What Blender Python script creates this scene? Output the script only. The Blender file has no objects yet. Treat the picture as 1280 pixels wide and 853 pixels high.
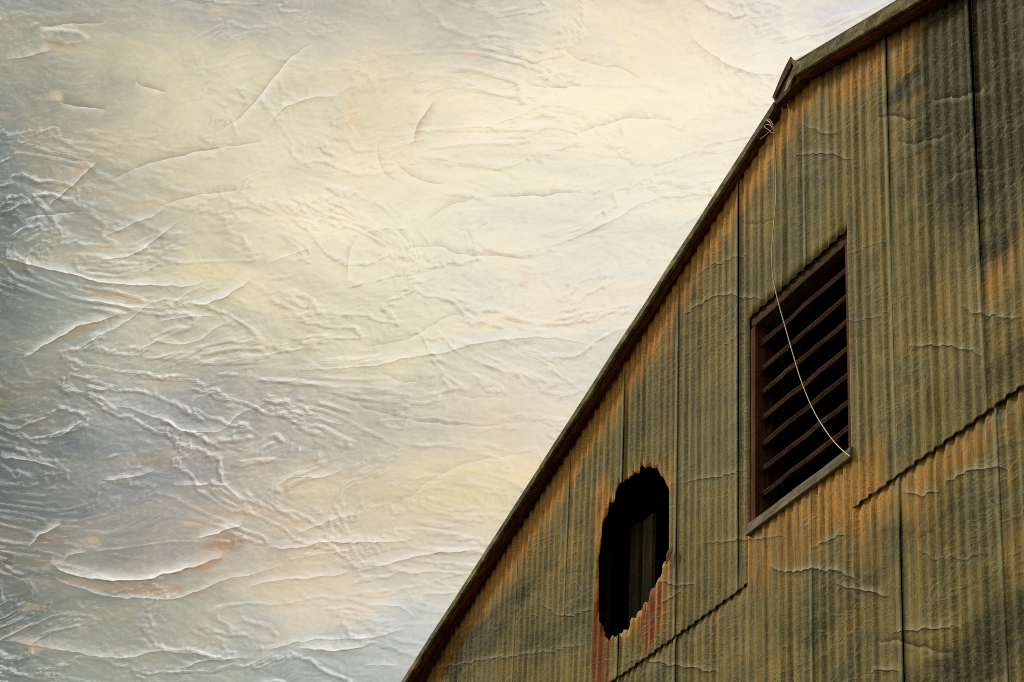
import bpy, bmesh, math, random
import numpy as np
from mathutils import Matrix, Vector
random.seed(7)
rng = np.random.default_rng(11)
scene = bpy.context.scene
C = scene.collection

# ------------------------------------------------------------------ camera
CX, CY = 640.0, 426.5                      # photo centre, 1280 wide
VUP = np.array([300.0, 6426.0]); VAL = np.array([-1490.0, -1584.0])
F = math.sqrt(-(VUP @ VAL))
_z = np.array([VUP[0], VUP[1], -F]); _z /= np.linalg.norm(_z)
_x = -np.array([VAL[0], VAL[1], -F]); _x /= np.linalg.norm(_x)
_y = np.cross(_z, _x)
ROT = np.stack([_x, _y, _z])               # camera axes -> world axes
EYE = np.array([0.0, 0.0, 1.6])
cam = bpy.data.cameras.new('camera'); camo = bpy.data.objects.new('camera', cam); C.objects.link(camo)
cam.sensor_width = 36; cam.lens = F / 1280 * 36; cam.clip_start = 0.1; cam.clip_end = 3000
M = Matrix([[*ROT[i], EYE[i]] for i in range(3)] + [[0, 0, 0, 1]])
camo.matrix_world = M
scene.camera = camo

def ray(px, py):
    d = ROT @ np.array([px - CX, -(py - CY), -F]); return d / np.linalg.norm(d)
WY = 4.5                                   # plane of the gable wall
def at(px, py, y=WY):                      # where the sight line meets an upright plane parallel to the gable
    d = ray(px, py); return EYE + d * (y / d[1])

# ------------------------------------------------------------------ colour helpers
def lin(c):
    return tuple(((v/255)/12.92 if v/255 <= .04045 else ((v/255+.055)/1.055)**2.4) for v in c)
def lin4(c): return (*lin(c), 1)

class G:
    """small node builder"""
    def __init__(s, nt): s.nt = nt; s.k = 0
    def new(s, t, **kw):
        n = s.nt.nodes.new(t); s.k += 1; n.location = ((s.k % 40)*180, -(s.k//40)*220)
        for a, b in kw.items(): setattr(n, a, b)
        return n
    def put(s, sock, v):
        if isinstance(v, bpy.types.NodeSocket): s.nt.links.new(v, sock)
        elif v is not None: sock.default_value = v
    def m(s, op, a, b=None, c=None, clamp=False):
        n = s.new('ShaderNodeMath', operation=op, use_clamp=clamp)
        s.put(n.inputs[0], a); s.put(n.inputs[1], b); s.put(n.inputs[2], c); return n.outputs[0]
    def v(s, op, a, b=None, scale=None, out=0):
        n = s.new('ShaderNodeVectorMath', operation=op); s.put(n.inputs[0], a); s.put(n.inputs[1], b)
        if scale is not None: s.put(n.inputs['Scale'], scale)
        return n.outputs[out]
    def mr(s, v, a, b, c=0.0, d=1.0, smooth=False):
        n = s.new('ShaderNodeMapRange', clamp=True)
        if smooth: n.interpolation_type = 'SMOOTHSTEP'
        for i, q in enumerate((v, a, b, c, d)): s.put(n.inputs[i], q)
        return n.outputs[0]
    def noise(s, vec, scale, detail=2.0, rough=.5, dist=0.0, col=False):
        n = s.new('ShaderNodeTexNoise'); s.put(n.inputs['Vector'], vec)
        n.inputs['Scale'].default_value = scale; n.inputs['Detail'].default_value = detail
        n.inputs['Roughness'].default_value = rough; n.inputs['Distortion'].default_value = dist
        return n.outputs['Color' if col else 'Fac']
    def mix(s, f, a, b, mode='MIX'):
        n = s.new('ShaderNodeMix', data_type='RGBA', blend_type=mode); n.clamp_factor = True
        s.put(n.inputs[0], f); s.put(n.inputs[6], a); s.put(n.inputs[7], b); return n.outputs[2]
    def ramp(s, f, stops, interp='LINEAR'):
        n = s.new('ShaderNodeValToRGB'); r = n.color_ramp; r.interpolation = interp
        while len(r.elements) < len(stops): r.elements.new(.5)
        for e, (p, c) in zip(r.elements, stops): e.position = p; e.color = c
        s.put(n.inputs[0], f); return n.outputs[0]
    def curve(s, f, pts, auto=True):
        n = s.new('ShaderNodeFloatCurve'); cv = n.mapping.curves[0]
        while len(cv.points) < len(pts): cv.points.new(.5, .5)
        for p, q in zip(cv.points, sorted(pts)): p.location = q; p.handle_type = 'AUTO' if auto else 'VECTOR'
        n.mapping.update(); s.put(n.inputs['Value'], f); return n.outputs[0]
    def val(s, vec, st):
        n = s.new('ShaderNodeCombineXYZ'); [s.put(n.inputs[i], q) for i, q in enumerate(st)]; return n.outputs[0]

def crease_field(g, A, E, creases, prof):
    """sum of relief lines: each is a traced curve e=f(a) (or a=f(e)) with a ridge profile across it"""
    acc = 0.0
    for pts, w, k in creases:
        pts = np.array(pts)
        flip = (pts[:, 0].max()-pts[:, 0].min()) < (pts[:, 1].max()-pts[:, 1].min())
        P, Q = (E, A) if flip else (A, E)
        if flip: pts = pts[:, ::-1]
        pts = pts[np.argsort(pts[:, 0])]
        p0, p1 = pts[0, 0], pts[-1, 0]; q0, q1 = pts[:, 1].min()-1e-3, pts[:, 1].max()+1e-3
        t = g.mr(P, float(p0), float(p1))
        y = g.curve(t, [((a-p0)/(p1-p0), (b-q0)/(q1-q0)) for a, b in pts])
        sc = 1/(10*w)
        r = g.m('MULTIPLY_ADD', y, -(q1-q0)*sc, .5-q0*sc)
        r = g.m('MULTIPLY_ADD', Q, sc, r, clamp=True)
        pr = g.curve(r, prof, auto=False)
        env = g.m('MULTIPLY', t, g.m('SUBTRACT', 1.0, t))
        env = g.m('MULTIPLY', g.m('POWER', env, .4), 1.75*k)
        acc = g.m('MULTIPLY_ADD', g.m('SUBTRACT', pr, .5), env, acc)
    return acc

# ------------------------------------------------------------------ sky
SUN_DIR = Vector((-0.76, -0.52, 0.66)).normalized()
def azel(d):                                # azimuth counted from -X towards +Y, scaled to true width at mid height
    return math.degrees(math.atan2(d[1], -d[0]))*.892, math.degrees(math.asin(d[2]))
def pe(px, py): return azel(ray(px, py))
U = [-60, 0, 80, 160, 260, 360, 480, 600, 720, 860, 1000, 1100]
V = [-60, 0, 70, 150, 250, 340, 430, 520, 610, 700, 780, 853, 920]
T = [
 [(150,152,145),(160,160,148),(168,168,156),(170,170,160),(178,176,166),(190,188,174),(180,182,176),(205,200,186),(214,208,196),(214,210,206)],
 [(140,142,130),(172,168,145),(188,183,158),(214,206,176),(208,200,178),(222,206,176),(214,207,185),(246,232,200),(242,228,202),(234,226,216)],
 [(128,134,126),(145,146,132),(198,188,160),(214,204,174),(218,209,182),(236,218,180),(247,234,204),(251,238,208),(248,236,211),(244,234,214)],
 [(106,116,112),(150,152,140),(168,166,150),(206,196,168),(236,224,192),(240,230,200),(228,222,202),(230,224,206),(238,230,210),(240,230,212)],
 [(102,112,106),(150,156,146),(186,182,162),(206,196,166),(224,212,180),(234,226,198),(226,222,202),(224,220,208),(228,222,208),(230,222,206)],
 [(102,112,104),(150,152,134),(176,178,160),(184,182,160),(208,200,172),(224,216,186),(222,214,190),(222,216,202),(222,216,202),(224,216,200)],
 [(86,92,90),(112,119,119),(146,150,148),(154,154,150),(180,174,160),(192,188,172),(216,202,180),(216,208,196),(216,208,196),(216,208,196)],
 [(86,95,97),(120,123,121),(140,141,138),(152,150,146),(182,174,158),(212,198,160),(224,206,166),(216,204,180),(214,204,188),(212,204,190)],
 [(92,98,96),(138,134,118),(150,146,138),(164,158,148),(188,178,162),(204,192,172),(216,206,186),(212,204,190),(208,202,190),(208,202,190)],
 [(98,102,90),(142,144,124),(154,154,134),(176,174,158),(196,194,180),(196,198,192),(204,204,196),(204,202,192),(202,200,190),(202,200,190)],
 [(120,128,120),(148,156,146),(146,150,136),(150,156,148),(150,160,156),(166,174,172),(184,188,184),(196,198,192),(198,198,190),(198,198,190)]]
T = np.array(T, float)
T = np.concatenate([T[:, :1], T, T[:, -1:]], 1); T = np.concatenate([T[:1], T, T[-1:]], 0)
def sky_px(px, py):
    px = min(max(px, U[0]), U[-1]-1e-6); py = min(max(py, V[0]), V[-1]-1e-6)
    i = int(np.searchsorted(U, px, side='right'))-1; j = int(np.searchsorted(V, py, side='right'))-1
    i = min(i, len(U)-2); j = min(j, len(V)-2)
    a = (px-U[i])/(U[i+1]-U[i]); b = (py-V[j])/(V[j+1]-V[j])
    return (T[j, i]*(1-a)+T[j, i+1]*a)*(1-b)+(T[j+1, i]*(1-a)+T[j+1, i+1]*a)*b
def back_px(a, e):                          # direction -> where the traced table is read
    a = math.radians(a/.892); e = math.radians(e)
    d = np.array([-math.cos(a)*math.cos(e), math.sin(a)*math.cos(e), math.sin(e)])
    c = ROT.T @ d; return CX+F*c[0]/-c[2], CY-F*c[1]/-c[2]

# traced relief lines in the sky: (points), width px, strength (+ light above dark)
SKY = [
 ([(0,322),(60,336),(130,353),(200,358),(255,354)],3.2,1.3), ([(105,374),(150,382),(200,384)],2.6,1.0),
 ([(30,448),(60,430),(95,410),(130,399),(152,391)],3,1.2), ([(92,440),(120,422),(160,400),(187,380)],2.2,.9),
 ([(240,382),(272,375),(295,362),(312,349)],3.6,1.2), ([(200,404),(225,398),(265,395)],2.2,.9),
 ([(190,425),(215,430),(240,428),(270,410),(292,399)],2.2,.8), ([(335,330),(365,318),(392,311)],2,.7),
 ([(128,505),(160,512),(200,525),(240,540),(262,541),(300,518),(330,505)],2.6,.8), ([(238,508),(246,497),(262,491),(280,490)],2,.7),
 ([(60,548),(80,542),(104,524)],2.4,.9), ([(0,572),(30,575),(70,586)],2.2,.9),
 ([(62,704),(90,718),(130,725),(175,726),(210,717),(278,697)],3.6,1.5), ([(78,706),(86,694),(108,690)],2.2,.8),
 ([(66,720),(120,742),(170,748),(215,748),(270,730),(350,708)],2.6,.8), ([(248,674),(280,664),(302,656)],3.2,1.3),
 ([(130,601),(165,597),(192,589)],2.4,.8), ([(215,606),(250,607),(290,604)],2,.8),
 ([(347,606),(372,597),(405,596),(427,587)],2.4,.9), ([(370,666),(398,658),(425,646),(446,642)],2.2,.8),
 ([(333,686),(377,684),(419,677),(460,678),(515,673)],2.6,1.1), ([(443,709),(480,706),(515,697),(549,692),(600,686)],2.6,1.1),
 ([(491,711),(515,716),(549,715),(580,721)],2,.8), ([(312,733),(343,727),(377,724),(412,721),(438,714)],2.4,.9),
 ([(460,756),(494,758),(518,778)],2.2,.7), ([(375,809),(412,814),(443,811),(460,805)],3.6,1.3),
 ([(330,815),(380,802),(412,800),(460,797),(508,788)],2.2,.9), ([(529,744),(570,740)],2.2,.8), ([(455,833),(498,831)],2.2,.7),
 ([(470,635),(505,625),(542,598),(584,579),(618,572),(655,569)],3,-.35),
 ([(370,463),(420,460),(463,457),(502,449),(551,441),(604,428),(650,423),(689,422),(740,433)],3.6,.9),
 ([(499,340),(502,326),(515,311),(545,309),(577,318),(617,321),(663,324)],2.4,-.6),
 ([(434,352),(436,320),(443,303),(458,292)],2.6,.6), ([(450,296),(469,288),(507,286)],2.4,.6),
 ([(459,434),(492,429),(522,419),(551,401),(586,391)],2.2,-.6), ([(469,460),(492,474),(532,480)],2.2,-.5),
 ([(420,490),(469,513),(512,525),(545,530),(604,532),(652,529)],3,-.5), ([(568,488),(597,498),(636,496)],2,-.45),
 ([(515,180),(522,154),(532,138),(542,126)],3.4,-.9), ([(495,194),(500,211),(520,224),(556,231)],2.6,-.6),
 ([(472,180),(476,208),(494,226)],2.4,-.5), ([(610,247),(666,245),(727,241)],2,-.9), ([(656,95),(676,110),(727,107)],2.2,-.6),
 ([(715,172),(748,159),(791,148),(842,152)],2.6,-.6), ([(705,62),(735,79),(768,84),(800,101)],2.4,-.5),
 ([(533,278),(561,259),(591,249),(605,230)],3,-.5), ([(700,300),(764,276),(804,253),(842,242)],3.2,.6),
 ([(274,162),(308,141),(338,102),(364,72),(392,55)],2.8,.9), ([(331,173),(341,148),(364,131),(422,120)],2.6,.8),
 ([(142,224),(184,205),(230,194),(279,185),(330,177)],2.4,-.9), ([(60,258),(92,230),(123,202)],2.6,-1.0),
 ([(196,262),(230,248),(279,240),(314,236)],2.2,-.7), ([(30,273),(66,268),(110,264)],2.2,-.8), ([(170,100),(184,109),(208,114)],2.2,-1.0),
 ([(8,74),(40,69),(64,64)],2.4,.7), ([(50,34),(100,30),(130,28)],2.2,-.8), ([(74,130),(100,134),(132,137)],2.4,-1.0),
 ([(862,44),(888,66),(925,86),(975,94)],4.5,.8), ([(600,160),(640,148),(676,131)],2.6,.5), ([(125,300),(160,282),(208,262)],2.4,.7),
 ([(126,324),(165,318),(200,295),(222,278)],2.8,.9), ([(0,800),(70,812),(140,822),(215,815),(300,830)],3.4,.7),
 ([(222,838),(262,826),(310,824)],2.6,.8), ([(350,507),(390,522),(430,530)],2.4,.7), ([(360,700),(420,690),(470,684)],2,.5),
 ([(36,682),(60,664),(78,656)],2.6,1.0), ([(200,402),(230,370),(246,362),(262,362)],2,.5), ([(840,290),(880,262),(915,240)],2.4,.4),
]
world = bpy.data.worlds.new('World'); scene.world = world; world.use_nodes = True
nt = world.node_tree; nt.nodes.clear(); g = G(nt)
tc = g.new('ShaderNodeTexCoord').outputs['Generated']
dirv = g.v('NORMALIZE', tc)
sp = g.new('ShaderNodeSeparateXYZ'); g.put(sp.inputs[0], dirv)
az = g.m('MULTIPLY', g.m('ARCTAN2', sp.outputs[1], g.m('MULTIPLY', sp.outputs[0], -1.0)), math.degrees(1)*.892)
el = g.m('MULTIPLY', g.m('ARCSINE', sp.outputs[2]), math.degrees(1))
sq = g.v('MULTIPLY', dirv, (1, 1, 2.7))      # cloud streaks lie flat
PXD = math.degrees(1/F)                       # degrees in one photo pixel
wob = g.new('ShaderNodeSeparateColor'); g.put(wob.inputs[0], g.noise(sq, 16, 3, .55, col=True))
wobf = g.new('ShaderNodeSeparateColor'); g.put(wobf.inputs[0], g.noise(dirv, 140, 2, .55, col=True))
def addw(x, s1, c1, s2, c2):
    x = g.m('MULTIPLY_ADD', g.m('SUBTRACT', c1, .5), s1, x); return g.m('MULTIPLY_ADD', g.m('SUBTRACT', c2, .5), s2, x)
azw = addw(az, 1.7, wob.outputs[0], .5, wobf.outputs[0]); elw = addw(el, 1.2, wob.outputs[1], .4, wobf.outputs[1])
# cloud colour table in azimuth / elevation
corners = [pe(x, y) for x in (-40, 1060) for y in (-40, 900)]
A0, A1 = min(c[0] for c in corners), max(c[0] for c in corners)
E0, E1 = min(c[1] for c in corners), max(c[1] for c in corners)
NA, NE = 14, 13
ta = g.mr(azw, A0, A1); rows = []
for j in range(NE):
    e = E0+(E1-E0)*j/(NE-1); st = []
    for i in range(NA):
        a = A0+(A1-A0)*i/(NA-1); st.append((i/(NA-1), lin4(sky_px(*back_px(a, e)))))
    rows.append(g.ramp(ta, st, 'EASE'))
col = rows[0]
for j in range(1, NE):
    e = E0+(E1-E0)*(j-1)/(NE-1); f = E0+(E1-E0)*j/(NE-1)
    col = g.mix(g.mr(elw, e, f, smooth=True), col, rows[j])
# away from the traced part the same kind of cloud goes on
gen = g.ramp(g.noise(sq, 3.0, 5, .6), [(.3, lin4((136,140,136))), (.5, lin4((196,190,170))), (.7, lin4((236,226,198)))])
ins = g.m('MULTIPLY', g.m('MULTIPLY', g.mr(az, A0-7, A0, smooth=True), g.mr(az, A1+7, A1, smooth=True)),
          g.m('MULTIPLY', g.mr(el, E0-6, E0, smooth=True), g.mr(el, E1+6, E1, smooth=True)))
col = g.mix(ins, gen, col)
# warm and cool mottling
mot = g.noise(sq, 11, 10, .74, 1.0)
col = g.mix(.72, col, g.ramp(mot, [(.32, lin4((132,142,146))), (.44, lin4((190,190,182))), (.53, lin4((220,212,192))), (.6, lin4((250,224,186))), (.68, lin4((240,200,160)))]), 'SOFT_LIGHT')
flk = g.mr(g.noise(sq, 60, 4, .6, .4), .60, .72, smooth=True)
flk = g.m('MULTIPLY', flk, g.mr(g.noise(dirv, 9, 2, .5), .5, .66, smooth=True))
col = g.mix(g.m('MULTIPLY', flk, .4), col, lin4((228,190,140)))
# orange breaks under some folds
def patch(px, py, rx, ry, ang, c, amt):
    global col
    a, e = pe(px, py); ca, sa = math.cos(math.radians(ang)), math.sin(math.radians(ang))
    x = g.m('SUBTRACT', azj, a); y = g.m('SUBTRACT', elj, e)
    p = g.m('MULTIPLY_ADD', x, ca/(rx*PXD), g.m('MULTIPLY', y, sa/(rx*PXD)))
    q = g.m('MULTIPLY_ADD', x, -sa/(ry*PXD), g.m('MULTIPLY', y, ca/(ry*PXD)))
    d = g.m('ADD', g.m('MULTIPLY', p, p), g.m('MULTIPLY', q, q)); d = g.m('MULTIPLY_ADD', g.m('SUBTRACT', ragged, .5), 2.6, d)
    f = g.m('MULTIPLY', g.mr(d, 1.3, 0.0, smooth=True), amt)
    f = g.m('MULTIPLY', f, g.mr(grain, .25, .6, .2, .85))
    col = g.mix(f, col, lin4(c))
grain = g.noise(sq, 220, 4, .7); ragged = g.noise(sq, 75, 4, .65, .5)
azj = addw(az, .45, wobf.outputs[0], .12, wob.outputs[1]); elj = addw(el, .3, wobf.outputs[1], .08, wob.outputs[0])
for p in [(284,680,34,12,20,(172,130,84),.85), (175,735,90,8,2,(186,142,90),.85), (250,707,45,7,14,(186,142,90),.85),
          (68,118,11,10,0,(226,198,150),.7), (100,212,20,9,10,(206,176,136),.7), (8,145,12,8,0,(190,160,120),.6), (272,14,16,8,10,(222,196,156),.6),
          (62,670,20,7,12,(158,122,92),.7), (104,412,34,6,28,(190,146,88),.7), (10,272,14,9,0,(96,90,70),.6), (150,372,60,6,-6,(196,158,110),.6),
          (440,150,12,26,0,(240,206,158),.55), (190,575,22,12,0,(130,112,92),.5), (520,150,10,22,20,(226,190,146),.5), (588,70,14,12,0,(240,196,158),.5),
          (2,510,8,6,0,(120,112,60),.9), (195,820,12,8,0,(186,166,110),.6), (6,700,9,7,0,(60,60,58),.7), (160,790,4,40,0,(164,142,100),.5),
          (545,655,70,18,8,(230,212,176),.35), (500,600,60,20,20,(226,208,170),.35), (690,70,60,18,8,(252,232,188),.5), (1060,8,40,10,20,(212,214,222),.8),
          (985,60,60,26,20,(252,246,228),.6), (410,285,50,20,10,(252,240,204),.7), (620,165,60,18,10,(254,240,206),.7)]:
    patch(*p)
# relief, seen as light and dark sides of folds
prof_sky = [(0,.5),(.2,.5),(.36,.42),(.455,.30),(.488,.04),(.5,.5),(.512,1.0),(.56,.80),(.68,.62),(.85,.5),(1,.5)]
jit = g.m('MULTIPLY_ADD', g.m('SUBTRACT', wobf.outputs[2], .5), 9*PXD, 0.0)
azc = g.m('ADD', az, jit); elc = g.m('MULTIPLY_ADD', g.m('SUBTRACT', wobf.outputs[0], .5), 9*PXD, el)
fold = crease_field(g, azc, elc, [([pe(*q) for q in pts], w*1.45*PXD, k*1.1) for pts, w, k in SKY], prof_sky)
def ridged(vec):
    n = g.noise(vec, 15, 5, .6, 1.1)
    a = g.m('POWER', g.m('SUBTRACT', 1.0, g.m('MINIMUM', g.m('MULTIPLY', g.m('ABSOLUTE', g.m('SUBTRACT', n, .5)), 17.0), 1.0)), 3.0)
    n2 = g.noise(vec, 64, 8, .78, 1.6)
    return g.m('MULTIPLY_ADD', n2, 1.3, g.m('MULTIPLY', a, .6))
off = g.v('ADD', sq, (0.0004, 0.0006, 0.0030))
emb = g.m('SUBTRACT', ridged(sq), ridged(off))
emb = g.m('MULTIPLY', emb, g.mr(g.noise(dirv, 14, 3, .5), .38, .64, .3, 1.1))
fine = g.m('SUBTRACT', g.noise(sq, 520, 5, .85), .5)
lum = g.new('ShaderNodeRGBToBW'); g.put(lum.inputs[0], col); soft = g.mr(lum.outputs[0], .35, .8, 1.15, .75)
rel = g.m('MULTIPLY_ADD', fold, 1.15, g.m('MULTIPLY_ADD', g.m('MULTIPLY', emb, soft), .95, g.m('MULTIPLY', fine, .6)))
pos = g.m('MAXIMUM', rel, 0.0); neg = g.m('MULTIPLY', g.m('MINIMUM', rel, 0.0), -1.0)
col = g.mix(g.m('MULTIPLY', pos, 1.05, clamp=True), col, lin4((250,246,236)))
col = g.mix(g.m('MULTIPLY', neg, .95, clamp=True), col, g.mix(1.0, col, lin4((176,148,116)), 'MULTIPLY'))
nish = g.new('ShaderNodeTexSky', sky_type='NISHITA', sun_disc=False)
nish.sun_elevation = math.asin(SUN_DIR.z); nish.sun_rotation = math.atan2(SUN_DIR.x, SUN_DIR.y)
nsk = g.mix(1.0, nish.outputs[0], (.1, .1, .1, 1), 'MULTIPLY')
col = g.mix(.06, col, nsk)
hs = g.new('ShaderNodeHueSaturation'); hs.inputs['Saturation'].default_value = .96; hs.inputs['Value'].default_value = 1.04; g.put(hs.inputs['Color'], col); col = hs.outputs[0]
bg = g.new('ShaderNodeBackground'); g.put(bg.inputs[0], col); bg.inputs[1].default_value = 1.0
wo = g.new('ShaderNodeOutputWorld'); nt.links.new(bg.outputs[0], wo.inputs[0])
scene.cycles.sample_clamp_direct = 6; scene.cycles.sample_clamp_indirect = 2
world.cycles.sampling_method = 'MANUAL'; world.cycles.sample_map_resolution = 256

sun = bpy.data.lights.new('sun', 'SUN'); suno = bpy.data.objects.new('sun', sun); C.objects.link(suno)
sun.energy = 2.7; sun.angle = math.radians(11); sun.color = (1, .88, .66)
suno.rotation_euler = (-SUN_DIR).to_track_quat('-Z', 'Y').to_euler()
scene.cycles.filter_width = 0.9; scene.cycles.use_denoising = False
scene.view_settings.view_transform = 'Standard'; scene.view_settings.look = 'None'
scene.view_settings.exposure = 0; scene.view_settings.gamma = 1; scene.view_settings.use_curve_mapping = False

# ------------------------------------------------------------------ helpers for meshes
ORG = Vector((-8.4, WY, 0))                 # base of the building
def link(name, me, mat=None, parent=None):
    o = bpy.data.objects.new(name, me); C.objects.link(o)
    if mat: me.materials.append(mat)
    if parent is not None: o.parent = parent
    return o
def mesh(name, vs, fs, smooth=False, local=True):
    me = bpy.data.meshes.new(name)
    vs = np.array(vs, float)
    if local: vs = vs - np.array(ORG)
    me.from_pydata(vs.tolist(), [], fs); me.update()
    if smooth: me.polygons.foreach_set('use_smooth', [True]*len(me.polygons))
    return me
def prism(pts, depth_vec, bevel=0.0, name='part', rough=0.0, seg=0):
    """polygon (world points, one plane) pushed along depth_vec"""
    bm = bmesh.new()
    a = [bm.verts.new(Vector(p)-ORG) for p in pts]; f = bm.faces.new(a)
    r = bmesh.ops.extrude_face_region(bm, geom=[f])
    bmesh.ops.translate(bm, vec=Vector(depth_vec), verts=[v for v in r['geom'] if isinstance(v, bmesh.types.BMVert)])
    bmesh.ops.recalc_face_normals(bm, faces=bm.faces)
    if bevel: bmesh.ops.bevel(bm, geom=list(bm.edges), offset=bevel, segments=1, affect='EDGES')
    if rough:
        for v in bm.verts: v.co += Vector([random.uniform(-rough, rough) for _ in range(3)])
    me = bpy.data.meshes.new(name); bm.to_mesh(me); bm.free(); return me
def beam(p, q, up, out, h, d, name, bevel=.003, n=1, wob=0.0):
    """board running p->q; its outer face has height h along `up`, thickness d along `out` (inwards)"""
    p, q, up, out = map(Vector, (p, q, up, out)); bm = bmesh.new(); rings = []
    for i in range(n+1):
        c = p.lerp(q, i/n)-ORG; w = Vector((0, random.uniform(-wob, wob), random.uniform(-wob, wob)))
        rings.append([bm.verts.new(c+w+up*a+out*b) for a, b in ((0, 0), (h, 0), (h, d), (0, d))])
    for r, s in zip(rings, rings[1:]):
        for k in range(4): bm.faces.new((r[k], r[(k+1) % 4], s[(k+1) % 4], s[k]))
    bm.faces.new(rings[0]); bm.faces.new(rings[-1][::-1])
    bmesh.ops.recalc_face_normals(bm, faces=bm.faces)
    if bevel:
        es = [e for e in bm.edges if e.calc_length() > 0 and len(e.link_faces) == 2 and e.calc_face_angle(0) > .8]
        bmesh.ops.bevel(bm, geom=es, offset=bevel, segments=1, affect='EDGES')
    me = bpy.data.meshes.new(name); bm.to_mesh(me); bm.free(); return me
def tube(pts, r, name, sides=6, local=True):
    pts = [Vector(p) for p in pts]; vs = []; fs = []
    for i, p in enumerate(pts):
        t = (pts[min(i+1, len(pts)-1)]-pts[max(i-1, 0)]).normalized()
        a = t.orthogonal().normalized() if i == 0 else (a-t*a.dot(t)).normalized()
        b = t.cross(a)
        for k in range(sides):
            an = 2*math.pi*k/sides; vs.append(p+(a*math.cos(an)+b*math.sin(an))*r)
        if i:
            for k in range(sides):
                k2 = (k+1) % sides; o = (i-1)*sides; fs.append((o+k, o+k2, o+sides+k2, o+sides+k))
    fs.append(tuple(range(sides))[::-1]); o = (len(pts)-1)*sides; fs.append(tuple(o+k for k in range(sides)))
    return mesh(name, [tuple(v) for v in vs], fs, True, local)
def spline(P, n=10):
    P = [np.array(p, float) for p in P]; P = [2*P[0]-P[1]]+P+[2*P[-1]-P[-2]]; out = []
    for i in range(1, len(P)-2):
        for k in range(n):
            t = k/n; a, b, c, d = P[i-1:i+3]
            out.append(.5*((2*b)+(c-a)*t+(2*a-5*b+4*c-d)*t*t+(3*b-a-3*c+d)*t**3))
    out.append(P[-2]); return out

# ------------------------------------------------------------------ materials
def new_mat(name):
    m = bpy.data.materials.new(name); m.use_nodes = True; nt = m.node_tree; nt.nodes.clear(); g = G(nt)
    bs = g.new('ShaderNodeBsdfPrincipled'); o = g.new('ShaderNodeOutputMaterial'); nt.links.new(bs.outputs[0], o.inputs[0])
    tc = g.new('ShaderNodeTexCoord').outputs['Object']
    return m, g, bs, tc
def bump(g, bs, h, dist, strength=1.0, nrm=None):
    n = g.new('ShaderNodeBump'); n.inputs['Distance'].default_value = dist; n.inputs['Strength'].default_value = strength
    g.put(n.inputs['Height'], h)
    if nrm is not None: g.put(n.inputs['Normal'], nrm)
    g.put(bs.inputs['Normal'], n.outputs[0]); return n.outputs[0]

def wl(px, py):                              # photo point -> (x, z) on the wall, in building coordinates
    p = at(px, py); return p[0]-ORG.x, p[2]
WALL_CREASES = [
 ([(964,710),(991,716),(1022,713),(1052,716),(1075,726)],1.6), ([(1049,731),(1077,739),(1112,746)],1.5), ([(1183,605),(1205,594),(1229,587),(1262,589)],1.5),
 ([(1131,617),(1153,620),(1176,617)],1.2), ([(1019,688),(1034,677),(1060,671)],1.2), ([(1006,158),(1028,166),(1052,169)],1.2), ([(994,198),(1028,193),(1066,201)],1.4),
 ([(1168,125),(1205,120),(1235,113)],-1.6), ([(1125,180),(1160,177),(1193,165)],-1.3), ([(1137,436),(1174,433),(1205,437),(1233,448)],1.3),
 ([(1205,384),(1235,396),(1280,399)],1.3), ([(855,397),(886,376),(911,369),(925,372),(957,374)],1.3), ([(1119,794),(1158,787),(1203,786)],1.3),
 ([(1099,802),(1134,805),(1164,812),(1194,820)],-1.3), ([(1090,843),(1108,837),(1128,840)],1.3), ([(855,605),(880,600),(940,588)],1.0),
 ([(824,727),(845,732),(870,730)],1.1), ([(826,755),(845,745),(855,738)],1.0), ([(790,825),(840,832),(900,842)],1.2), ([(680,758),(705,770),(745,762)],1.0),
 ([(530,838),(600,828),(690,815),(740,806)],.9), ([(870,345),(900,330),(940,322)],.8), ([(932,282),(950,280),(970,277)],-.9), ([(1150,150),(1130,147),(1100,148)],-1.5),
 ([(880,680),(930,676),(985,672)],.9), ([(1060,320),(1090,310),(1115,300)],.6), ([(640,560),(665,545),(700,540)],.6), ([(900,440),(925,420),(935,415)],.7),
 ([(1230,600),(1250,640),(1279,650)],-.7), ([(1040,390),(1090,400),(1120,385)],.6), ([(1150,690),(1200,700),(1240,690)],.7), ([(1180,230),(1210,215),(1250,214)],-.8),
]
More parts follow.
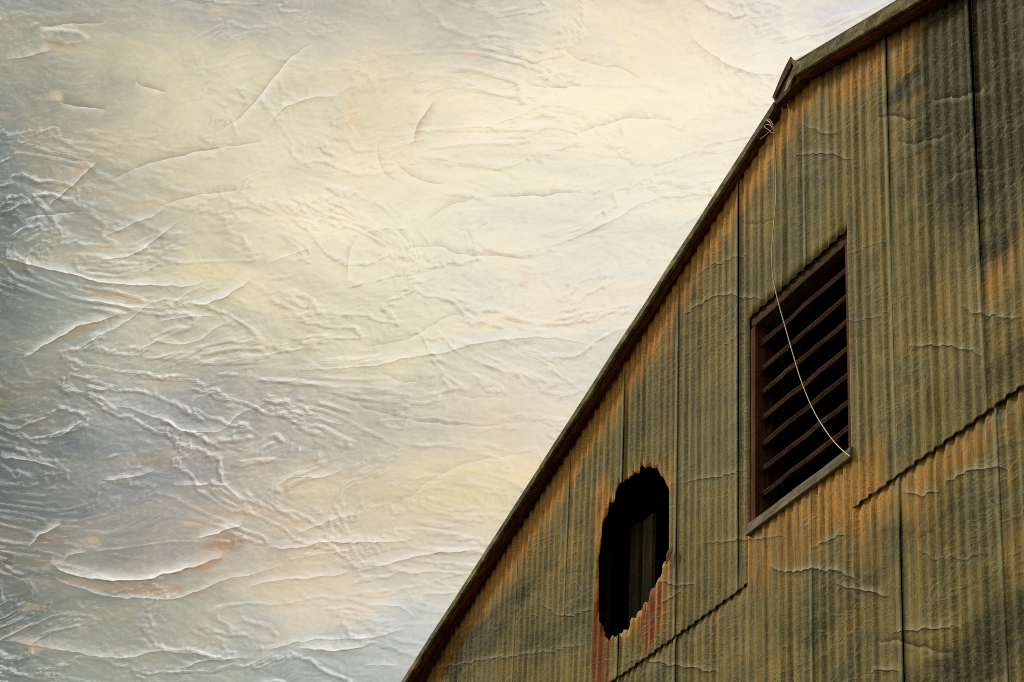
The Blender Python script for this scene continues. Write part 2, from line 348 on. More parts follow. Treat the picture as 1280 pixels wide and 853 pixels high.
def sheet_material(gable=True):
    m, g, bs, tc = new_mat('weathered_corrugated_iron')
    if gable: tc = g.v('MULTIPLY', tc, (1, 0, 1))     # weathering follows the sheet, not the depth of its ribs
    sp = g.new('ShaderNodeSeparateXYZ'); g.put(sp.inputs[0], tc); X, Z = sp.outputs[0], sp.outputs[2]
    at_ = g.new('ShaderNodeVertexColor', layer_name='stain'); sc = g.new('ShaderNodeSeparateColor'); g.put(sc.inputs[0], at_.outputs[0])
    rust, dark, red = sc.outputs; pale = at_.outputs[1]
    oi = g.new('ShaderNodeObjectInfo')
    st = g.v('MULTIPLY', tc, (30, 30, 1.5)); st2 = g.v('MULTIPLY', tc, (90, 90, 5.0)); bl = g.v('MULTIPLY', tc, (1.0, 1.0, 1.6))
    n1 = g.noise(st, 1.0, 4, .65); n2 = g.noise(st2, 1.0, 3, .65); nb = g.noise(bl, 1.9, 6, .66, .5); nf = g.noise(tc, 85, 3, .75)
    nh = g.noise(g.v('MULTIPLY', tc, (3, 3, 9)), 1.0, 6, .68, .7); nl = g.noise(g.v('MULTIPLY', tc, (14, 14, 90)), 1.0, 3, .6, .3)
    nm = g.noise(tc, 13, 5, .7, .4)
    col = g.ramp(nb, [(.30, (.085, .090, .045, 1)), (.43, (.150, .138, .055, 1)), (.55, (.235, .185, .060, 1)), (.68, (.33, .225, .058, 1))])
    col = g.mix(g.mr(nm, .52, .7, 0, .45), col, (.30, .19, .055, 1))
    col = g.mix(g.mr(nm, .46, .3, 0, .4), col, (.07, .075, .042, 1))
    col = g.mix(g.mr(n1, .45, .68, 0, .6), col, (.30, .225, .075, 1))
    col = g.mix(g.mr(n1, .48, .3, 0, .6), col, (.04, .035, .018, 1))
    # blue green bloom on the zinc
    col = g.mix(g.m('MULTIPLY', g.mr(nh, .52, .68), .5), col, (.105, .125, .085, 1))
    col = g.mix(g.m('MULTIPLY', pale, g.mr(nf, .3, .62)), col, (.28, .33, .27, 1))
    col = g.mix(g.mr(oi.outputs['Random'], 0, 1, .0, .25), col, (.09, .08, .045, 1))
    nB = g.noise(g.v('MULTIPLY', tc, (.55, .55, 1.5)), 1.3, 6, .62, 1.1)
    col = g.mix(g.mr(nB, .5, .68, 0, .7, True), col, (.075, .092, .062, 1))
    # rust
    rr = g.m('MULTIPLY_ADD', g.m('SUBTRACT', nm, .5), 1.1, g.m('MULTIPLY', rust, 1.3)); rr = g.m('MULTIPLY_ADD', g.m('SUBTRACT', n2, .5), .9, rr); rr = g.m('MULTIPLY_ADD', g.m('SUBTRACT', n1, .5), 1.0, rr)
    rm = g.mr(rr, .3, 1.15)
    rc = g.ramp(nf, [(.34, (.20, .07, .015, 1)), (.5, (.50, .235, .04, 1)), (.66, (.80, .46, .11, 1))])
    col = g.mix(g.m('MULTIPLY', rm, .92), col, rc)
    dk = g.mr(g.m('MULTIPLY_ADD', g.m('SUBTRACT', nh, .5), 1.5, g.m('MULTIPLY', dark, 1.5)), .2, .9, smooth=True)
    col = g.mix(g.m('MULTIPLY', dk, .92), col, (.018, .024, .014, 1))
    # fine speckle, streaks and scratches
    col = g.mix(g.mr(n2, .5, .34, 0, .6), col, (.05, .047, .03, 1))
    col = g.mix(g.mr(nf, .54, .66, 0, .42), col, (.03, .025, .012, 1))
    col = g.mix(g.mr(nf, .46, .36, 0, .28), col, (.42, .34, .15, 1))
    col = g.mix(g.mr(nl, .57, .7, 0, .4), col, (.33, .30, .16, 1))
    pit = g.mr(g.noise(tc, 22, 2, .5), .735, .76)
    col = g.mix(g.m('MULTIPLY', pit, .8), col, (.03, .018, .01, 1))
    rd = g.mr(g.m('MULTIPLY_ADD', g.m('SUBTRACT', n1, .5), 1.3, red), .12, .62, smooth=True)
    col = g.mix(g.m('MULTIPLY', rd, .97), col, g.mix(g.mr(nf, .4, .6), (.10, .012, .002, 1), (.27, .055, .006, 1)))
    # creases in the metal, their lit and shaded sides also painted into the colour
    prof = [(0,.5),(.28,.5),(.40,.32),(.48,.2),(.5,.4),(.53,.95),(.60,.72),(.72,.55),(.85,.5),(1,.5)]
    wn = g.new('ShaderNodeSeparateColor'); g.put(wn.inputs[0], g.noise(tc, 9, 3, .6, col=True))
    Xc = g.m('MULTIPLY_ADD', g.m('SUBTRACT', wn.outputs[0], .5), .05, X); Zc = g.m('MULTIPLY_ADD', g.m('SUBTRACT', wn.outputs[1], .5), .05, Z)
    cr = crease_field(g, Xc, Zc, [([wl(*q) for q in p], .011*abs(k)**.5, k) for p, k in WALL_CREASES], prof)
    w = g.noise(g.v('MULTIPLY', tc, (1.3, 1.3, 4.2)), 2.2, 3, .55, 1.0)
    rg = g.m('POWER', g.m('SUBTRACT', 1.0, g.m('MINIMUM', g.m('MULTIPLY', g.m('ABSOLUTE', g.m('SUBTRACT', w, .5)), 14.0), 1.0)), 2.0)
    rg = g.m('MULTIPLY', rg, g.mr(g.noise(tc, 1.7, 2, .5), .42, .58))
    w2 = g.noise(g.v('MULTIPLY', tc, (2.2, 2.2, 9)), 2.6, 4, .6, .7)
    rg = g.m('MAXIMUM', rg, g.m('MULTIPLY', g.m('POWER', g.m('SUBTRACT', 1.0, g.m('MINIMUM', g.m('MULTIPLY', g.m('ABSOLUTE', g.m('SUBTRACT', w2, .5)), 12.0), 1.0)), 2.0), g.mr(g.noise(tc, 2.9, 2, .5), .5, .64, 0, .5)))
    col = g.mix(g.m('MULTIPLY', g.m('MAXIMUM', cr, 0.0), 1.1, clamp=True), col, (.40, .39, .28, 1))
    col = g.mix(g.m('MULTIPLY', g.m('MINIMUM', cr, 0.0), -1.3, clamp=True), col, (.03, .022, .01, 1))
    col = g.mix(g.m('MULTIPLY', rg, .3), col, (.30, .29, .19, 1))
    g.put(bs.inputs['Base Color'], col)
    g.put(bs.inputs['Roughness'], g.mr(nf, .3, .7, .62, .8)); bs.inputs['Specular IOR Level'].default_value = .06
    h = g.m('MULTIPLY_ADD', rg, .35, g.m('MULTIPLY', cr, 1.3)); h = g.m('MULTIPLY_ADD', nf, .45, h); h = g.m('MULTIPLY_ADD', n2, .3, h); h = g.m('MULTIPLY_ADD', nh, .8, h)
    bump(g, bs, h, .005, .9)
    return m
def wood_material(name, dark, mid, light, grain_axis=(2, 30, 30), rough=.8):
    m, g, bs, tc = new_mat(name)
    n = g.noise(g.v('MULTIPLY', tc, grain_axis), 1.5, 5, .65, .3); n2 = g.noise(tc, 60, 4, .7); n3 = g.noise(tc, 3, 3, .6)
    col = g.ramp(n, [(.3, (*dark, 1)), (.5, (*mid, 1)), (.72, (*light, 1))])
    col = g.mix(g.mr(n3, .4, .65, 0, .6), col, (*dark, 1)); col = g.mix(g.mr(n2, .5, .7, 0, .45), col, (*light, 1))
    g.put(bs.inputs['Base Color'], col); bs.inputs['Roughness'].default_value = rough; bs.inputs['Specular IOR Level'].default_value = .06
    bump(g, bs, g.m('ADD', n, n2), .006, .8); return m
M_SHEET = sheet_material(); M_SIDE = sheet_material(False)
M_BROWN = wood_material('old_red_brown_timber', (.03, .009, .003), (.12, .036, .010), (.28, .10, .03))
M_BROWNV = wood_material('old_red_brown_upright_timber', (.022, .008, .003), (.085, .03, .010), (.20, .08, .028), (30, 30, 2))
M_SLAT = wood_material('sooty_brown_slats', (.016, .008, .004), (.06, .028, .012), (.16, .085, .04))
M_TRIM = wood_material('lichened_grey_trim', (.018, .018, .012), (.13, .115, .065), (.44, .38, .22), (5, 14, 14))
M_SILL = wood_material('bleached_grey_board', (.055, .047, .032), (.15, .13, .085), (.32, .285, .2), (4, 26, 26))
M_PLANK = wood_material('grey_olive_planks', (.025, .022, .012), (.065, .058, .03), (.12, .105, .06), (30, 30, 2))
m, g, bs, tc = new_mat('wire'); bs.inputs['Base Color'].default_value = (.42, .37, .27, 1); bs.inputs['Roughness'].default_value = .45; M_WIRE = m
m, g, bs, tc = new_mat('roof_iron'); n = g.noise(tc, 4, 5, .6)
g.put(bs.inputs['Base Color'], g.ramp(n, [(.35, (.10, .10, .09, 1)), (.6, (.22, .17, .11, 1))])); bs.inputs['Roughness'].default_value = .6; M_ROOF = m
m, g, bs, tc = new_mat('ground_dirt_and_grass'); n = g.noise(tc, .35, 6, .65); n2 = g.noise(tc, 6, 4, .7)
c = g.ramp(n, [(.38, (.05, .07, .025, 1)), (.52, (.10, .095, .05, 1)), (.66, (.17, .14, .09, 1))])
g.put(bs.inputs['Base Color'], g.mix(g.mr(n2, .4, .65, 0, .4), c, (.06, .07, .03, 1))); bs.inputs['Roughness'].default_value = .95
bump(g, bs, n2, .05); M_GROUND = m

# ------------------------------------------------------------------ ground
me = bpy.data.meshes.new('ground')
gx = [-1500, -300, -80] + list(range(-60, 61, 5)) + [80, 300, 1500]
vs = [(x, y, (0.0 if abs(x) < 61 and abs(y) < 61 else random.uniform(-.3, .3))) for x in gx for y in gx]; L = len(gx)
me.from_pydata(vs, [], [(i*L+j, (i+1)*L+j, (i+1)*L+j+1, i*L+j+1) for i in range(L-1) for j in range(L-1)])
go = link('ground', me, M_GROUND); go['kind'] = 'structure'

# ------------------------------------------------------------------ the building
bld = bpy.data.objects.new('tin_shed', None); C.objects.link(bld); bld.location = ORG
bld['label'] = 'tall rusty corrugated iron gable building with louvred vent and jagged hole'
bld['category'] = 'building'

# rake lines in wall plane
PL0, PL1 = at(533, 853), at(930, 222); SL = (PL1[2]-PL0[2])/(PL1[0]-PL0[0])
PR0, PR1 = at(1003, 114), at(1175, 15); SR = (PR1[2]-PR0[2])/(PR1[0]-PR0[0])
XP = (PR0[2]-PL0[2]+SL*PL0[0]-SR*PR0[0])/(SL-SR); ZP = PL0[2]+SL*(XP-PL0[0])
XL, XR, YB = XP-6.4, XP+6.4, 17.0
def rake(x): return ZP+(SL if x < XP else SR)*(x-XP)
LAP = at(930, 735)[2]
wtl, wbr = at(938, 398), at(1067.5, 575)
WX0, WX1, WZ1 = wtl[0], wbr[0], at(1000, 343)[2]; WZ0 = wbr[2]+.035

# jagged hole, traced along its two edges
HT = [(749,700),(752,668),(757,650),(760,636),(768,626),(771,617),(775,605),(786,599),(789,594),(797,591),(799,587),(806,584),(812,585),(820,584),(826,592),(832,601),(836,614),(836,625),(834,634),(834,660),(833,686)]
HB = [(749,700),(749,745),(748,764),(752,775),(755,785),(755,790),(759,796),(763,799),(770,797),(778,791),(784,787),(790,777),(795,772),(800,763),(806,757),(812,745),(818,735),(822,727),(827,715),(832,704),(838,694),(833,686)]
def edge_fn(P):
    q = np.array([[at(*p)[0], at(*p)[2]] for p in P])
    for i in range(1, len(q)):
        if q[i, 0] <= q[i-1, 0]: q[i, 0] = q[i-1, 0]+.002
    return q
ht, hb = edge_fn(HT), edge_fn(HB)
HX0, HX1 = ht[0, 0], min(ht[-1, 0], hb[-1, 0])
def hole(x):
    if x < HX0 or x > HX1: return None
    lo = float(np.interp(x, hb[:, 0], hb[:, 1])); hi = float(np.interp(x, ht[:, 0], ht[:, 1]))
    j = min(1, (hi-lo)/.2); lo += j*(.008*math.sin(x*61)+.004*math.sin(x*189+1)); hi += j*(.008*math.sin(x*73+2)+.004*math.sin(x*201))
    if hi-lo < .01: return None
    return lo, hi

# stains: (photo x, y, radius x m, radius z m, channel, amount)
ST = [(1090,610,.15,.18,0,.8),(1050,615,.25,.16,0,.35),(1145,620,.12,.10,0,.45),(1210,560,.25,.07,0,.5),(1170,650,.25,.2,0,.2),(1145,70,.16,.12,0,.9),(1080,90,.2,.09,0,.9),(1000,135,.14,.08,0,.8),
      (1255,330,.2,.10,0,.55),(1245,375,.12,.08,0,.4),(1265,410,.2,.08,0,.35),(1190,180,.3,.2,0,.4),(1175,105,.2,.08,0,.5),(1250,280,.2,.05,0,.4),(1090,295,.15,.15,0,.3),(1080,735,.3,.3,0,.15),(1220,760,.2,.3,0,.15),(1270,690,.15,.4,0,.25),
      (650,640,.5,.3,0,.25),(700,700,.5,.25,0,.2),(755,640,.08,.14,0,.9),(750,610,.1,.12,0,.5),(810,770,.18,.25,0,.5),(1130,330,.2,.4,0,.2),(840,590,.08,.12,0,.5),(830,760,.1,.16,0,.4),
      (1200,30,.4,.2,1,.6),(1255,80,.5,.5,1,1.3),(1250,190,.3,.12,1,.6),(1255,300,.12,.1,1,.5),(1270,450,.3,.12,1,.45),(620,800,.7,.16,1,.35),(560,830,.6,.2,1,.35),(700,790,.4,.12,1,.4),(650,740,.5,.08,1,.3),
      (870,350,.4,.2,1,.25),(880,440,.4,.2,1,.3),(1210,830,.7,.12,1,.55),(1020,790,.5,.1,1,.4),(1250,740,.3,.2,1,.25),(1190,140,.14,.06,1,.7),(1140,105,.18,.03,1,.8),(1190,640,.4,.15,1,.35),(1090,690,.3,.1,1,.2),(960,450,.3,.3,1,.1),
      (752,840,.045,.30,2,1.6),(760,835,.04,.28,2,1.4),(743,800,.02,.22,2,.5),(812,760,.05,.16,2,1.1),(803,780,.04,.16,2,.9),(822,755,.05,.16,2,.6),(748,780,.03,.1,2,.8),(755,860,.06,.12,2,.7),(752,632,.04,.06,2,.5),(1085,95,.1,.03,2,.4),(1262,60,.1,.12,3,.6),
      (1250,30,.12,.1,3,.6),(1275,80,.1,.14,3,.5),(1262,270,.1,.05,3,.4),(985,170,.3,.05,3,.3),(905,520,.5,.4,3,.18),(985,260,.3,.4,3,.14),(870,560,.4,.3,3,.14),(1020,420,.6,.2,3,.1),(600,790,.4,.06,3,.22),(1090,470,.2,.3,3,.12),(1200,440,.3,.1,3,.15)]
STW = [(*at(a, b)[[0, 2]], rx, rz, ch, am) for a, b, rx, rz, ch, am in ST]
def stains(V, row):
    x, z = V[:, 0], V[:, 2]; out = np.zeros((len(V), 4))
    for cx_, cz_, rx, rz, ch, am in STW:
        out[:, ch] += am*np.exp(-((x-cx_)/rx)**2-((z-cz_)/rz)**2)
    out[:, 2] *= np.clip(1.9*(.7+.65*np.sin(x*110+.8*np.sin(z*5))+.3*np.sin(x*61)), 0, 1.6)
    if row == 0:                               # rust round the torn rim
        for i in np.where((x > HX0-.12) & (x < HX1+.12))[0]:
            h = hole(min(max(x[i], HX0+.02), HX1-.02)) or (0, 0)
            dx = max(HX0-x[i], x[i]-HX1, 0); dzz = max(h[0]-z[i], z[i]-h[1], 0); q = math.hypot(dx, dzz*(1 if z[i] > h[1] else .5))
            out[i, 0] += .75*math.exp(-q/.035)
    # rust that gathers under roof edges, laps and the vent sill
    rk = np.array([rake(v) for v in x])
    ph = .5+.5*np.sin(x*41.0)+.35*np.sin(x*97.0)
    if row == 0:
        left = (x < XP)
        d = rk-z; out[:, 0] += np.where(left, 1.7, .5)*np.exp(-np.maximum(d-.10, 0)/(.045+.05*ph))
        d = LAP-z
    else:
        d = LAP-z; out[:, 0] += .35*np.exp(-np.maximum(d, 0)/(.08+.1*ph))*np.clip((x+10.2)/1.0, 0, 1)
        inw = (x > WX0-.02) & (x < WX1+.1); d = WZ0-z
        out[:, 0] += np.where(inw, .3*np.exp(-np.maximum(d-.05, 0)/.3), 0)
    return np.clip(out, 0, 1.3)

AMP = .0058
seams_up = [-15.1,-14.48,-13.86,-13.24,-12.62,-12.0,-11.37,-10.74,-10.11,-9.52,-8.92,-8.30,-7.62,-7.0,-6.38,-5.76,-5.14,-4.52,-3.90,-3.28,-2.66,-2.04]
seams_lo = list(seams_up); seams_lo[10] = WX0; seams_lo[11] = -8.285; seams_lo[13] = -6.955
seams_up = [s for s in seams_up if XL+.05 < s < XR-.05]; seams_up = [XL]+seams_up+[XR]
seams_lo = [s for s in seams_lo if XL+.05 < s < XR-.05]; seams_lo = [XL]+seams_lo+[XR]
GAP_UP = {-10.11: (.004, .008), -9.52: (.004, .004), -8.92: (.009, .006), -8.30: (.006, .004), -7.62: (.011, .003), -7.0: (.022, .006), -6.38: (.004, .004)}
GAP_LO = {-8.285: (.006, .004), -7.62: (.011, .008), -6.955: (.003, .003)}
def sheet(x0, x1, zone, row, gaps):
    w = x1-x0; n = max(3, round(w/.069)); per = w/n; fine = -13.2 < x0 < -5.9
    xs = [x0+per*k/(8 if fine else 4) for k in range(n*(8 if fine else 4)+1)]
    ins = [v for v in (WX0, WX1, HX0, HX1, XP) if x0 < v < x1]
    for v in ins:
        j = int(np.argmin([abs(a-v) for a in xs])); xs[j] = v
    g0 = gaps.get(round(x0, 3), (-.004, -.004)); g1 = gaps.get(round(x1, 3), (0, 0))
    dz = random.uniform(-.008, .008); ry = random.uniform(-.0015, .0015)
    base_y = WY - AMP + (0.0 if row == 0 else .003)
    fl = [random.uniform(.5, 1.15) for _ in range(n+2)]
    vs, fs = [], []
    top_dent = [random.uniform(-1, 1) for _ in range(6)]
    def y_at(x, z):
        ph = (x-x0)/per
        i = int(ph+.5); y = base_y - AMP*math.cos(2*math.pi*ph)*fl[min(max(i, 0), n)]*(1+.10*math.sin(2.3*i+1.9*z)) + .004*math.sin(1.7*x+.9*z+row) + ry
        y += .003*math.sin(1.1*z+2.1*x0)*math.sin(.9*z+x*1.3)
        if row == 1 and not (WX0-.01 <= x <= WX1+.01): y += .012*min(max((z-LAP+.01)/.02, 0), 1)
        if row == 0: y -= .002*max(0, 1-(z-LAP)/.10)
        lift = g1[1]+(g1[0]-g1[1])*min(max((z-LAP)/2.0, 0), 1) if row == 0 else g1[0]
        if x1-x < per*.5: y = y*.5+(base_y-AMP*.5)*.5-lift*.55*min(1, abs(z-LAP)/.35)
        # the last flute of a lapped sheet lies nearly flat
        return y
    def strip(xa, xb, ia, ib):
        """one band of faces between two columns; ia, ib = (lo, hi) at each"""
        H = max(ia[1]-ia[0], ib[1]-ib[0])
        if H < .003: return
        st = .05 if fine and row < 2 else .6; o = len(vs)
        bot, top = max(ia[0], ib[0]), min(ia[1], ib[1])
        mids = [i*st for i in range(int(bot/st), int(top/st)+2) if bot+.004 < i*st < top-.004]
        lv_ = [(ia[0], ib[0])]+[(z, z) for z in mids]+[(ia[1], ib[1])]; k = len(lv_)-1
        for zz in lv_:
            for x, z in ((xa, zz[0]), (xb, zz[1])):
                xx = x
                if x == x1: xx = x+.006
                elif x == x0: xx = x+g0[1]+(g0[0]-g0[1])*min(max((z-LAP)/2.0, 0), 1) if row == 0 else x+g0[0]
                vs.append((xx, y_at(x, z), z))
        for i in range(k): a = o+2*i; fs.append((a, a+1, a+3, a+2))
    def lo(x):
        b = zone(x)[0]; return b
    for xa, xb in zip(xs, xs[1:]):
        za, zb = zone(xa+1e-5), zone(xb-1e-5)
        cut = []
        mid = .5*(xa+xb)
        if WX0 < mid < WX1: cut.append(((WZ0, WZ1), (WZ0, WZ1)))
        if HX0-.001 < mid < HX1+.001:
            def hv(x):
                h = hole(x)
                if h: return h
                xx = min(max(x, HX0), HX1); a = .5*(float(np.interp(xx, hb[:, 0], hb[:, 1]))+float(np.interp(xx, ht[:, 0], ht[:, 1]))); return (a, a)
            cut.append((hv(xa), hv(xb)))
        segs = [((za[0], zb[0]), (za[1], zb[1]))]          # ((lo_a, lo_b), (hi_a, hi_b))
        for (ca, cb) in cut:
            new = []
            for (L_, H_) in segs:
                new.append((L_, (min(H_[0], ca[0]), min(H_[1], cb[0])))); new.append(((max(L_[0], ca[1]), max(L_[1], cb[1])), H_))
            segs = new
        for (L_, H_) in segs:
            if H_[0]-L_[0] > .0 and H_[1]-L_[1] > .0 or (H_[0]-L_[0] >= 0 and H_[1]-L_[1] >= 0 and H_[0]-L_[0]+H_[1]-L_[1] > .01):
                strip(xa, xb, (L_[0], H_[0]), (L_[1], H_[1]))
    if not fs: return None
    Va = np.array(vs); sv = stains(Va, row); sv[:, 3] += np.where(x1-Va[:, 0] < .032, .5, 0); sv[:, 0] *= np.where(x1-Va[:, 0] < .032, .5, 1)
    me = mesh('corrugated_sheet', Va, fs, False)
    ca = me.color_attributes.new('stain', 'FLOAT_COLOR', 'POINT')
    ca.data.foreach_set('color', sv.astype(np.float32).ravel())
    bm = bmesh.new(); bm.from_mesh(me); bmesh.ops.remove_doubles(bm, verts=bm.verts, dist=.0004); bmesh.ops.recalc_face_normals(bm, faces=bm.faces)
    if sum(f.normal.y for f in bm.faces) > 0: bmesh.ops.reverse_faces(bm, faces=bm.faces)
    for f in bm.faces: f.smooth = True
    bm.to_mesh(me); bm.free()
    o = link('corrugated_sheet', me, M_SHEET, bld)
    md = o.modifiers.new('gauge', 'SOLIDIFY'); md.thickness = .0022; md.offset = 0
    return o
ROW2 = 2.6
for a, b in zip(seams_up, seams_up[1:]):
    # near the vent the lower sheet runs up to the sill, so the upper one stops at the opening
    def zone(x):
        t = rake(x)+.02
        if WX0 < x < WX1: return (WZ0+.03, t)
        return (LAP+.002*math.sin(x*31), t)
    sheet(a, b, zone, 0, GAP_UP)
for a, b in zip(seams_lo, seams_lo[1:]):
    def zone(x):
        if WX0 <= x <= WX1: return (ROW2, WZ0)
        return (ROW2, LAP+.06)
    sheet(a, b, zone, 1, GAP_LO)
    sheet(a, b, lambda x: (0.02, ROW2+.06), 2, {})

# side and back walls, floor slab (seen from elsewhere)
def quad_sheet(name, p, q, zt0, zt1, out, mat):
    """plain corrugated wall from p to q"""
    p, q = Vector(p), Vector(q); L = (q-p).length; n = int(L/.069)*4; vs = []; fs = []
    for i in range(n+1):
        c = p.lerp(q, i/n); o = Vector(out)*(AMP*math.cos(2*math.pi*i/4)); zt = zt0+(zt1-zt0)*i/n
        vs += [(c.x+o.x, c.y+o.y, 0.0), (c.x+o.x, c.y+o.y, zt)]
        if i: a = 2*(i-1); fs.append((a, a+2, a+3, a+1))
    me = mesh(name, vs, fs, True); ca = me.color_attributes.new('stain', 'FLOAT_COLOR', 'POINT')
    ca.data.foreach_set('color', np.tile(np.array([.2, .1, 0, 0], np.float32), len(vs)))
    o = link(name, me, mat, bld); md = o.modifiers.new('gauge', 'SOLIDIFY'); md.thickness = .003; return o
quad_sheet('side_wall', (XL+.02, WY+.03, 0), (XL+.02, YB, 0), rake(XL)+.03, rake(XL)+.03, (-1, 0, 0), M_SIDE)
quad_sheet('side_wall', (XR-.02, WY+.03, 0), (XR-.02, YB, 0), rake(XR)+.03, rake(XR)+.03, (1, 0, 0), M_SIDE)
quad_sheet('back_wall', (XL-.01, YB+.01, 0), (XP+.02, YB+.01, 0), rake(XL)+.035, ZP+.035, (0, 1, 0), M_SIDE)
quad_sheet('back_wall', (XP-.02, YB+.03, 0), (XR+.01, YB+.03, 0), ZP+.035, rake(XR)+.035, (0, 1, 0), M_SIDE)

# ------------------------------------------------------------------ roof edge
OV = .098                                    # how far the roof stands out from the wall
def slope_dir(s): return Vector((1, 0, s)).normalized()
ZT = .062                                    # height of the grey trim
def ovl(x): return .054+(.115-.054)*(-8.6-x)/4.3      # the left verge stands out less towards the ridge
for side, s, xe in (('l', SL, XL-.35), ('r', SR, XR+.35)):
    left = side == 'l'; e = Vector((xe, 0, ZP+s*(xe-XP))); k = Vector((XP, 0, ZP))
    up = Vector((0, 0, 1)); yi = Vector((0, 1, 0))
    zt, z0 = (.042, .002) if left else (ZT, .016)
    cut = at(970, 121, y=WY-.04)[0] if left else at(991, 100, y=WY-OV)[0]; off = k.x-cut
    oe, ok_ = (ovl(e.x), ovl(cut)) if left else (OV, OV)
    # grey trim face
    p = Vector((e.x, WY-oe, e.z+z0)); q = Vector((cut, WY-ok_, k.z+z0-off*s))
    link('barge_trim', beam(p, q, up, yi, zt, .018, 'barge_trim', .003, 26, .0022), M_TRIM, bld)
    # brown board behind it: the underside shows
    p = Vector((e.x, WY-oe+.0205, e.z-.004 if left else e.z+.006)); q = Vector((cut, WY-ok_+.0205, k.z-off*s+(-.004 if left else .006)))
    link('barge_board', beam(p, q, up, yi, .03 if left else .055, .024 if left else .028, 'barge_board', .003, n=26, wob=.0018), M_BROWN, bld)
    p = Vector((e.x, WY-(oe*.5 if left else .047), e.z+.016)); q = Vector((cut, WY-(.02 if left else .047), k.z+.016-off*s))
    link('soffit_batten', beam(p, q, up, yi, .014 if left else .04, .022, 'soffit_batten', .002, 26, .001), M_BROWN, bld)
    # roof sheets on top: corrugations run down the slope
    vs, fs = [], []; y1 = YB+.15; ny = int((y1-WY)/.076)*4
    for i in range(ny+1):
        ya, yb_ = WY-oe+.006, WY-ok_+.006; zc = .006*math.sin(math.pi/2*i)+zt+z0-.016+(.019 if left else .024)
        vs += [(e.x, ya+(y1-ya)*i/ny, e.z+zc), (cut, yb_+(y1-yb_)*i/ny, k.z-off*s+zc)]
        if i: a = 2*(i-1); fs.append((a, a+1, a+3, a+2))
    o = link('roof_panel', mesh('roof_panel', vs, fs, True), M_ROOF, bld)
    md = o.modifiers.new('gauge', 'SOLIDIFY'); md.thickness = .003
    # deck under the sheets closes the inside off
    p = Vector((e.x+(.02 if left else -.02), WY-.012, e.z+(.008 if left else .024))); q = Vector((k.x, WY-.012, k.z+(.008 if left else .024)))
    link('roof_deck', beam(p, q, up, yi, .012 if left else .035, YB-WY+.1, 'roof_deck', 0), M_BROWN, bld)
# ridge cap with its turned-down end
yc = WY-OV-.02
yk = WY-.062
blk = [at(*p, y=yk) for p in ((966,123),(977,99),(988,76),(1001,80),(1003,92),(997,104),(984,117),(970,132))]
link('ridge_block', prism(blk, (0, .035, 0), .003, 'ridge_block'), M_SLAT, bld)
yc = yk-.008
cap = [at(*p, y=yc) for p in ((988,71),(983,80),(976,95),(965,122),(968,124),(979,101),(988,84),(991,75))]
link('ridge_cap_end', prism(cap, (0, .006, 0), .001, 'ridge_cap_end'), M_SLAT, bld)
for sg, s_ in ((-1, SL), (1, SR)):
    P = [(XP, WY-.01, ZP+ZT+.022), (XP+sg*.22, WY-.01, ZP+ZT+.012+sg*.22*s_), (XP+sg*.22, WY-.01, ZP+ZT+.006+sg*.22*s_), (XP, WY-.01, ZP+ZT+.016)]
    link('ridge_cap', prism(P, (0, YB-WY+.16, 0), 0, 'ridge_cap'), M_TRIM, bld)
face = [at(*p, y=yc-.001) for p in ((990,74),(1003,78),(1002,86),(994,95),(985,113),(981,116),(987,98),(993,84))]
link('ridge_cap_flap', prism(face, (0, -.006, 0), .001, 'ridge_cap_flap'), M_TRIM, bld)

# ------------------------------------------------------------------ louvred vent
FW = .048
lv = link('louvre_vent', beam((WX0, WY+.004, WZ1-FW), (WX1, WY+.004, WZ1-FW), (0, 0, 1), (0, 1, 0), FW+.012, .12, 'louvre_vent', .003, 4, .001), M_SLAT, bld)
link('frame_board', beam((WX0-.004, WY+.001, WZ0), (WX0-.004, WY+.001, WZ1-FW-.002), (1, 0, 0), (0, 1, 0), FW, .016, 'frame_board', .002, 3, .001), M_BROWNV, lv)
link('frame_board', beam((WX0-.004, WY+.018, WZ0), (WX0-.004, WY+.018, WZ1-FW-.002), (1, 0, 0), (0, 1, 0), FW-.004, .12, 'frame_board', .002), M_BROWNV, lv)
link('frame_board', beam((WX1-FW+.004, WY+.001, WZ0), (WX1-FW+.004, WY+.001, WZ1-FW-.002), (1, 0, 0), (0, 1, 0), FW, .12, 'frame_board', .003, 3, .001), M_BROWNV, lv)
slat_z = [at(1059, y, y=WY+.03)[2] for y in (338, 371, 404, 437, 471, 504.5, 538)]
for z in slat_z:
    p0 = (WX0+FW-.006, WY+.028, z-.009+random.uniform(-.003, .003)); p1 = (WX1-FW+.006, WY+.028, z-.009+random.uniform(-.003, .003))
    link('slat', beam(p0, p1, (0, -.45, .9), (0, .78, .62), .019, .10, 'slat', .002, 6, .0025), M_SLAT, lv)
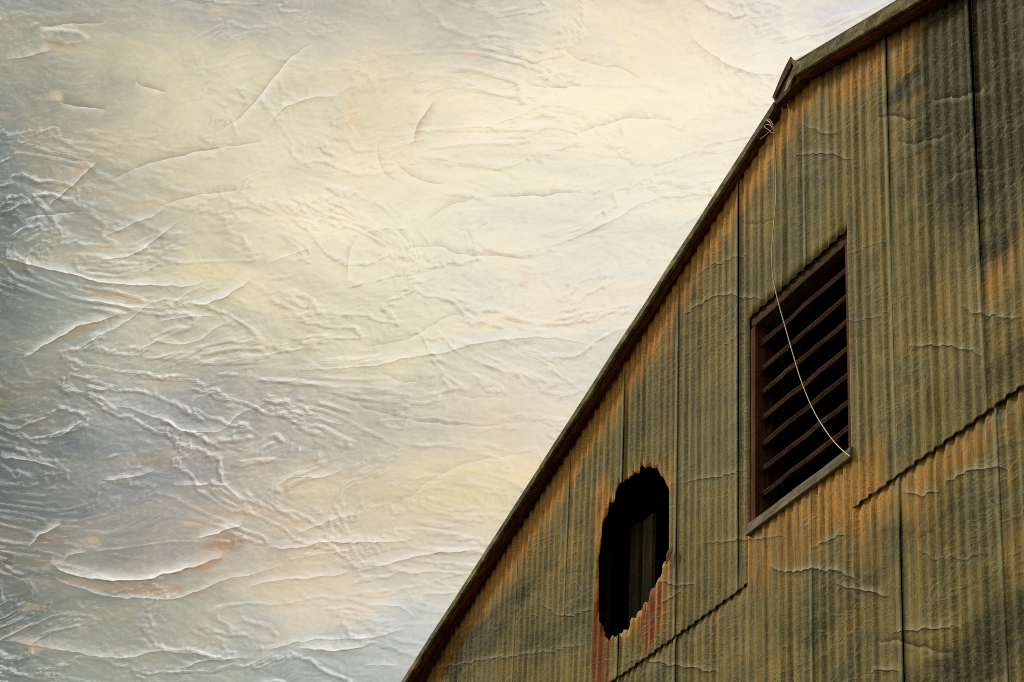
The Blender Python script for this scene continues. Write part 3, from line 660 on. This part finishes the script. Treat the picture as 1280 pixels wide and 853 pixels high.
link('sill', beam((WX0+.004, WY-.026, WZ0-.035), (WX1+.008, WY-.026, WZ0-.035), (0, .15, 1), (0, 1, 0), .052, .10, 'sill', .003, 8, .0015), M_SILL, lv)

# boards standing just inside the hole
def plank(xa, xb, y, mat=M_PLANK):
    z0, z1 = 3.0, at(800, 650, y=y)[2]+random.uniform(-.03, .03)
    link('inner_board', beam((xa, y, z0), (xa, y, z1), (1, 0, 0), (0, 1, 0), xb-xa, .02, 'inner_board', .002, 6, .001), mat, bld)
yb = WY+.17
plank(at(786, 740, y=yb)[0], at(796.5, 740, y=yb)[0], yb)
plank(at(800.5, 740, y=yb)[0], at(813, 740, y=yb)[0], yb+.004)
plank(at(745, 740, y=yb)[0], at(758, 740, y=yb)[0], yb, M_BROWNV)
# torn tongue of metal on the right of the hole
tg = [at(*p, y=WY-.03) for p in ((833,692),(837,685),(840,688),(836,700),(832,706))]
o = link('torn_flap', prism(tg, (0, .003, 0), 0, 'torn_flap'), M_BROWN, bld)

# ------------------------------------------------------------------ the loose wire
W = [(958,150,-.11),(963,154,-.115),(967,164,-.10),(969,185,-.07),(970,215,-.045),(970,250,-.04),(967,285,-.04),(965,320,-.045),(967,350,-.04),(973,378,-.035),(982,410,-.03),(992,445,-.03),(1003,480,-.03),(1018,515,-.03),(1037,545,-.035),(1052,562,-.04),(1063,571,-.045)]
pts = spline([at(x, y, y=WY+o_) for x, y, o_ in W], 8)
wire = bpy.data.objects.new('loose_wire', None); C.objects.link(wire); wire.location = ORG
wire['label'] = 'thin pale loose wire hanging from the roof edge across the louvred vent'; wire['category'] = 'wire'
link('strand', tube(pts, .0025, 'strand'), M_WIRE, wire)
lp = spline([at(x, y, y=WY+o_) for x, y, o_ in [(957,151,-.112),(961,149,-.12),(966,156,-.12),(966,166,-.12),(960,162,-.12),(955,158,-.118),(961,156,-.12),(965,161,-.118),(957,169,-.118),(950,174,-.12)]], 6)
link('knot', tube(lp, .0011, 'knot'), M_WIRE, wire)
